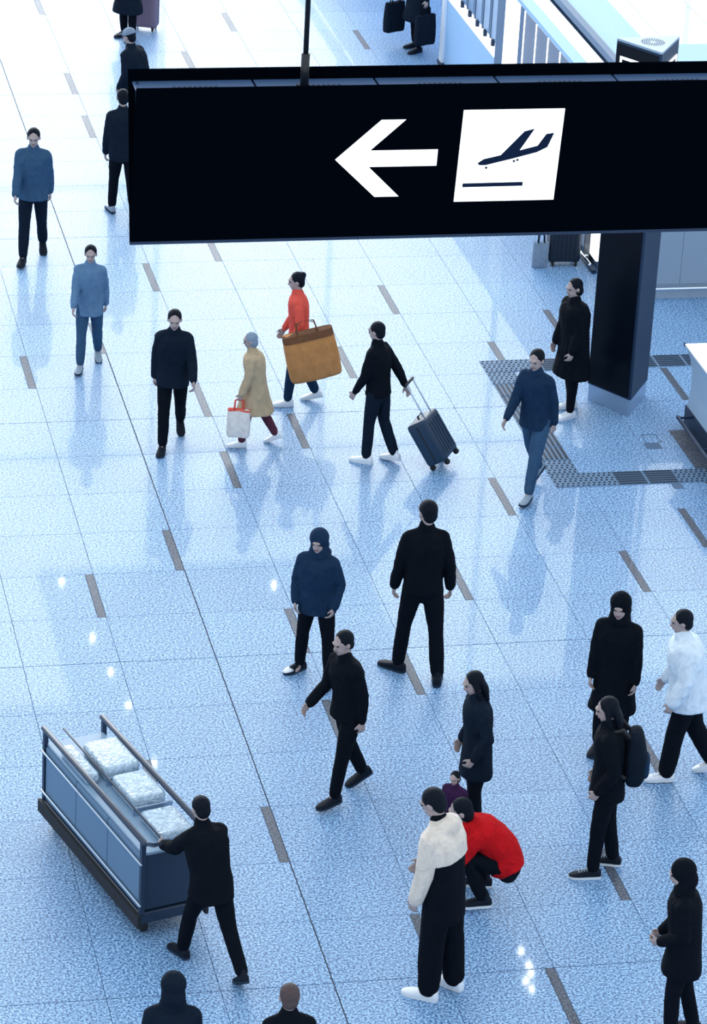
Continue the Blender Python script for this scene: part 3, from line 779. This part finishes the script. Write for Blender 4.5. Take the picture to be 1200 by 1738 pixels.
add('croucher', 'crouching person in a bright red jacket and white-soled shoes', (1.50, -4.72), 92, 1.72, legs=((112, 136, 10), (100, 132, 12)), arms=((30, 6, 55, 25), (22, 6, 70, 25)), lean=(22, 46, 66), head=(-14, 0), top=RED, hem=.12, bulk=1.12, hood=1, hair=('bob', HAIR), pants=BLK, sole=SOLE_W, laces=SH_BLACK)
add('cream_yoke', 'tall person in a cream hooded top and wide black trousers beside the croucher', (0.81, -6.11), 62, 1.86, legs=((3, 3, 3), (-3, 4, 3)), arms=((4, 6, 10, 0), (14, 12, 30, 4)), lean=(4, 8, 13), head=(24, 0), top=BLK, hem=.26, bulk=1.1, yoke=CREAM, legw=1.45, hair=('short', HAIR), shoes=SH_WHITE, sole=SOLE_W)
add('hooded_coat', 'person in a knee-length black hooded coat standing next to the backpack wearer', (3.32, -2.40), 165, 1.68, top=BLK, hem=.42, flare=1.08, bulk=1.1, hair=('hood', BLK))
add('backpacker', 'person in black with a backpack and black trainers with pale soles', (2.67, -4.39), 88, 1.70, legs=((7, 4, 3), (-5, 5, 3)), arms=POCKET, lean=(1, 3, 5), head=(14, 0), top=BLK, hem=.16, bulk=1.12, hair=('long', HAIR), sole=SOLE_W, laces=SH_GREY)
add('white_top', 'walker in a loose white top, black trousers and white trainers', (3.93, -2.84), 88, 1.70, legs=walk(12, 13, 0), heel=(0, 20), arms=((-6, 16, 30, 4), (-4, 14, 40, 10)), lean=(8, 10, 12), head=(6, 0), top=WHITEC, hem=.16, bulk=1.38, legw=1.3, shoes=SH_WHITE, sole=SOLE_W, laces=SOLE_W)
add('corner_coat', 'person in a black hooded coat holding both hands together at the waist', (2.61, -7.02), 85, 1.62, legs=((8, 10, 3), (-6, 8, 3)), arms=((-4, 8, 62, 30), (-4, 8, 62, 30)), lean=(2, 5, 8), head=(12, 0), top=BLK, hem=.26, bulk=1.14, hair=('hood', BLK))
add('dark_bob', 'dark-hooded person following some way behind the cart pusher', (-1.74, -8.15), 5, 1.62, top=INK, hem=.1, bulk=1.08, hair=('hood', INK))
add('brown_hair', 'bare brown-haired person in black beside the long dark floor joint', (-0.90, -8.36), 10, 1.60, top=BLK, hem=.1, hair=('short', HAIRB))
add('pusher', 'person in black leaning forward to push the long grey cart', (-0.99, -5.56), 32, 1.58, legs=((26, 12, 2), (-24, 14, 2)), heel=(0, 28), arms=((46, 6, 22, 4), (46, 6, 22, 4)), lean=(14, 20, 28), head=(6, 0), top=BLK, hem=.12, bulk=1.15)

# ------------------------------------------------------------------ luggage and bags
def rbox(mb, w, d, h, r=0.03, z0=0.0, m=0, n=4):
    """box with rounded vertical edges and softened rims"""
    def ring(s_, z):
        pts = []
        for (cx, cy, a0) in ((w/2-r, d/2-r, 0), (-w/2+r, d/2-r, 90), (-w/2+r, -d/2+r, 180), (w/2-r, -d/2+r, 270)):
            for q in range(n+1):
                t = (a0+90*q/n)*RAD; pts.append((cx+(r-s_)*math.cos(t), cy+(r-s_)*math.sin(t), z))
        return pts
    rows = [ring(r*.7, z0), ring(r*.2, z0+r*.25), ring(0, z0+r), ring(0, z0+h-r), ring(r*.2, z0+h-r*.25), ring(r*.7, z0+h)]
    k = len(rows[0]); v = sum(rows, []); f = []
    for i in range(len(rows)-1):
        for j in range(k): f.append((i*k+j, i*k+(j+1) % k, (i+1)*k+(j+1) % k, (i+1)*k+j))
    f += [tuple(range(k-1, -1, -1)), tuple((len(rows)-1)*k+j for j in range(k))]
    return mb.add(v, f, m)
CASE = plain('case_shell', (0.012, 0.035, 0.075), 0.45, spec=0.3)
CASEB = plain('case_shell_black', (0.008, 0.016, 0.030), 0.35, spec=0.4)
MAUVE = plain('case_mauve', (0.20, 0.15, 0.22), 0.5)
def suitcase(label, loc, a, w, d, h, mat, tilt=0.0, handle=0.45, ribs=5, group=None):
    """stands on wheels; front faces +Y (local), tilts back about its wheels toward -Y"""
    root = empty('suitcase', (loc[0], loc[1], 0), (a-13)*RAD, label, 'suitcase', group)
    T = Matrix.Translation((0, d/2-.03, .035)) @ Matrix.Rotation(tilt*RAD, 4, 'X') @ Matrix.Translation((0, -(d/2-.03), -.035))
    def P(o): o.matrix_local = T; return o
    body = P(rbox(MB(), w, d, h, .045, .06).build('shell', mat, root, True))
    for i in range(ribs):
        x = (i-(ribs-1)/2)*w*.8/ribs
        for sd in (-1, 1):
            q = MB().slab(x-.012, x+.012, min(sd*d/2, sd*(d/2+.007)), max(sd*d/2, sd*(d/2+.007)), .12, .06+h-.06, .003).build('rib', mat, body)
    MB().box(-w/2-.003, w/2+.003, -.008, .008, .10, .06+h-.04).build('zip_band', RUBBER, body)
    for sx in (-1, 1):
        for sy_ in (-1, 1):
            P(MB().tube([(sx*w*.36-.012, sy_*(d/2-.03), .035), (sx*w*.36+.012, sy_*(d/2-.03), .035)], .033, n=12, caps=False).build('wheel', RUBBER, root, True))
            MB().box(sx*w*.36-.02, sx*w*.36+.02, sy_*(d/2-.03)-.02, sy_*(d/2-.03)+.02, .045, .075).build('wheel_fork', RUBBER, body)
    P(MB().tube([(-w*.16, 0, .06+h), (-w*.15, 0, .09+h), (w*.15, 0, .09+h), (w*.16, 0, .06+h)], .012, n=8).build('grab_handle', RUBBER, root, True))
    if handle:
        hd_ = MB()
        for sx in (-1, 1): hd_.tube([(sx*w*.24, -d*.36, h), (sx*w*.24, -d*.36, .06+h+handle)], .009, n=8)
        hb = P(hd_.build('telescopic_handle', STEEL, root, True))
        MB().tube([(-w*.27, -d*.36, .06+h+handle), (w*.27, -d*.36, .06+h+handle)], .016, n=10).build('grip', RUBBER, hb, True)
    return root
hp_ = PEOPLE['case_puller']['hand'][1]
tl, hh_, hx_, d_ = 34, .52, .42, .25
ly = d_/2-.03 + (-d_*.36-(d_/2-.03))*math.cos(tl*RAD) + (.06+hh_+hx_-.035)*math.sin(tl*RAD)
ca = (72-13)*RAD
suitcase('dark trolley case tilted on its wheels behind the man in black', (hp_.x+math.sin(ca)*ly, hp_.y-math.cos(ca)*ly), 72, .44, d_, hh_, CASE, -tl, hx_)
suitcase('black ribbed hard-shell suitcase standing by the shop front rail', (6.27, 10.40), 190, .42, .27, .68, CASEB, 0, 0, 6)
suitcase('mauve suitcase standing beside the long dark coat', (2.38, 20.75), 170, .40, .25, .62, MAUVE, 0, 0.3, 4)

def tote(label, loc, a, w, d, h, mat, trim, tilt=0.0, handle=.2, name='tote_bag', band=.0):
    root = empty(name, loc, (a-13)*RAD, label, 'bag')
    mb = MB(); n = 16
    rows = []
    for t, sw, sd in ((0, .92, .9), (.06, 1.0, 1.0), (.35, 1.02, 1.08), (.7, 1.0, .9), (.95, .97, .62), (1.0, .96, .55)):
        ring = []
        for j in range(n):
            th = 2*math.pi*j/n; c, s_ = math.cos(th), math.sin(th)
            ring.append((w/2*sw*math.copysign(abs(c)**.35, c), d/2*sd*math.copysign(abs(s_)**.45, s_)+tilt*t, t*h+.004*math.sin(5*th)))
        rows.append(ring)
    v = sum(rows, []); f = []
    for i in range(len(rows)-1):
        for j in range(n): f.append((i*n+j, i*n+(j+1) % n, (i+1)*n+(j+1) % n, (i+1)*n+j))
    f += [tuple(range(n-1, -1, -1)), tuple((len(rows)-1)*n+j for j in range(n))]
    b = mb.add(v, f).build('bag_body', mat, root)
    if band:
        mb = MB()
        r0 = [(x*1.012, (y-tilt*(1-band))*1.05+tilt*(1-band), h*(1-band)) for x, y, z in rows[4]]; r1 = [(x*1.012, (y-tilt)*1.05+tilt, h*1.004) for x, y, z in rows[5]]
        r0 = [(x, y*1.25, z) for x, y, z in r0]
        mb.add(r0+r1, [(j, (j+1) % n, n+(j+1) % n, n+j) for j in range(n)]+[tuple(range(n, 2*n))]).build('top_band', trim, b)
    for sd in (-1, 1):
        MB().tube([(-w*.2, sd*d*.2+tilt, h*.98), (-w*.17, sd*d*.12+tilt, h+handle*.8), (0, sd*.01+tilt, h+handle), (w*.17, sd*d*.12+tilt, h+handle*.8), (w*.2, sd*d*.2+tilt, h*.98)], .009, n=8).build('handle', trim, root, True)
    return root
TAN = fabric('tan_canvas', (0.47, 0.23, 0.09), 9, .5); BROWN = fabric('brown_trim', (0.14, 0.07, 0.04))
tote('huge tan canvas bag with brown rim held by the red-jacketed person', (2.10, 5.71, .53), 8, .60, .24, .56, TAN, BROWN, 0, .14, 'holdall', .13)
bpy.data.objects['holdall'].rotation_euler = (0, -14*RAD, -4*RAD)
h8 = PEOPLE['beige_coat']['hand'][0]
tote('white shopping bag with red rim carried by the beige-coated person', (h8.x, h8.y, h8.z-.44), 176, .26, .12, .32, fabric('bag_white', (.66, .66, .66)), REDP, 0, .13, 'shopping_bag', .35)
for i in (0, 1):
    hh = PEOPLE['shopper']['hand'][i]
    tote(('black carrier bag in the shopper\'s hand next to the shop window', 'black carrier bag in the shopper\'s hand away from the shop window')[i], (hh.x, hh.y, max(.02, hh.z-.60)), 218, .36, .13, .46, INK, BLK, 0, .14, 'carrier_bag')
tote('grey paper bag standing against the black ribbed suitcase', (5.94, 10.30, 0.0), 190, .20, .11, .34, GREYC, INK, .02, .12, 'paper_bag')

# backpack on the back of the person in black
bp = PEOPLE['backpacker']; k = bp['k']
pb = bp['wpos'](bp['chest']+np.array([0, -.235, -.30])*k)
bk = empty('backpack', pb, (88-13)*RAD, 'rounded black backpack on the back of the person in black', 'backpack')
g = MB(); g.tube([(0, 0, .02), (0, 0, .22), (0, .01, .42)], [.15, .165, .13], [.095, .105, .07], xax=(1, 0, 0), n=18, power=2.8)
fuse(g, 'pack_body', fabric('pack_cloth', (.006, .012, .022)), bk, .011, 4, .35)
g = MB(); g.tube([(0, -.085, .06), (0, -.09, .20)], [.11, .11], [.045, .04], xax=(1, 0, 0), n=14, power=2.8); fuse(g, 'front_pocket', NAVY, bk, .011, 3, .4)
for sd in (-1, 1):
    MB().tube([(sd*.08, .06, .42), (sd*.09, .13, .50), (sd*.10, .24, .47), (sd*.115, .33, .33), (sd*.12, .27, .14), (sd*.12, .08, .05)], .014, .02, n=8).build('strap', RUBBER, bk, True)

# ------------------------------------------------------------------ long grey goods cart
CL, CW, CH = 2.12, .60, .95
cart = empty('goods_cart', (-1.50, -5.04, 0), math.atan2(.612, 2.149), 'long grey goods cart with dark rails and plastic-wrapped goods on top', 'cart')
CG = plain('cart_panel', (0.10, 0.19, 0.31), 0.4); CGD = plain('cart_frame', (0.012, 0.030, 0.065), 0.4); CLT = plain('cart_tray', (0.24, 0.38, 0.54), 0.35)
MB().slab(0, CW, 0, CL, .16, .26, .01).build('chassis', CGD, cart)
MB().box(-.03, 0, -.02, CL+.02, .13, .25).build('bumper', RUBBER, cart); MB().box(CW, CW+.03, -.02, CL+.02, .13, .25).build('bumper', RUBBER, cart)
for i in range(3):
    y0 = .05+i*(CL-.1)/3
    for x in (.012, CW-.032): MB().slab(x, x+.02, y0+.006, y0+(CL-.1)/3-.006, .28, .80, .003).build('side_panel', CG, cart)
for y in (.02, CL-.04): MB().slab(.03, CW-.03, y, y+.02, .28, .80, .003).build('end_panel', CGD if y < 1 else CG, cart)
for x in (0, CW-.04):
    for y in (0, CL-.04): MB().box(x, x+.04, y, y+.04, .24, CH).build('corner_post', CGD, cart)
for z in (.34, .74):
    MB().tube([(-.004, .0, z), (-.004, CL, z)], .012, n=8).build('side_trim', STEEL, cart, True)
for x in (.02, CW-.02): MB().tube([(x, -.02, CH), (x, CL+.02, CH)], .026, n=10).build('top_rail', CGD, cart, True)
MB().tube([(.20, .0, CH-.03), (.20, CL, CH-.03)], .010, n=8).build('top_rail', CGD, cart, True)
MB().slab(.03, CW-.03, .03, CL-.03, .80, .825, .004).build('tray', CLT, cart)
for y in (.62, 1.18): MB().box(.20, CW-.03, y, y+.02, .825, .90).build('divider', STEEL, cart)
hb = MB().tube([(.03, -.02, CH), (.03, -.16, CH+.06), (CW-.03, -.16, CH+.06), (CW-.03, -.02, CH)], .018, n=10).build('push_handle', CGD, cart, True)
for x in (.09, CW-.09):
    for y in (.14, CL-.14):
        w_ = MB().tube([(x-.018, y, .075), (x+.018, y, .075)], .075, n=16, caps=False).build('castor', RUBBER, cart, True)
        MB().box(x-.03, x+.03, y-.03, y+.03, .11, .165).build('fork', STEEL, w_)
FILM = bpy.data.materials.new('plastic_film'); n_, l_, b_ = nodes(FILM)
b_.inputs['Base Color'].default_value = (0.50, 0.68, 0.86, 1); b_.inputs['Roughness'].default_value = 0.12
no = n_.new('ShaderNodeTexNoise'); no.inputs['Scale'].default_value = 14; no.inputs['Detail'].default_value = 5; no.inputs['Distortion'].default_value = 2.0
tc = n_.new('ShaderNodeTexCoord'); l_.new(tc.outputs['Object'], no.inputs['Vector'])
bu = n_.new('ShaderNodeBump'); bu.inputs['Strength'].default_value = 1.0; bu.inputs['Distance'].default_value = .05
l_.new(no.outputs['Fac'], bu.inputs['Height']); l_.new(bu.outputs[0], b_.inputs['Normal'])
Rc = Matrix.Rotation(math.atan2(.612, 2.149), 4, 'Z')
for i, (x, y, w, d, h) in enumerate([(.385, .34, .32, .44, .09), (.385, .92, .32, .46, .13), (.385, 1.50, .33, .52, .14), (.11, 1.55, .13, .60, .10)]):
    o = rbox(MB(), w, d, h, .04).build('wrapped_parcel', FILM, None, True)
    p = Vector((-1.50, -5.04, 0))+Rc @ Vector((x, y, .825)); o.location = p; o.rotation_euler = (0, 0, math.atan2(.612, 2.149))
    tag(o, ('flat plastic-wrapped parcel in the tray bay by the push handle', 'plastic-wrapped parcel in the middle bay of the cart tray', 'large plastic-wrapped parcel in the front bay of the cart tray', 'narrow plastic-wrapped parcel in the side gutter of the cart tray')[i], 'parcel', 'wrapped parcels on the cart')
for o in SRC: bpy.data.objects.remove(o)
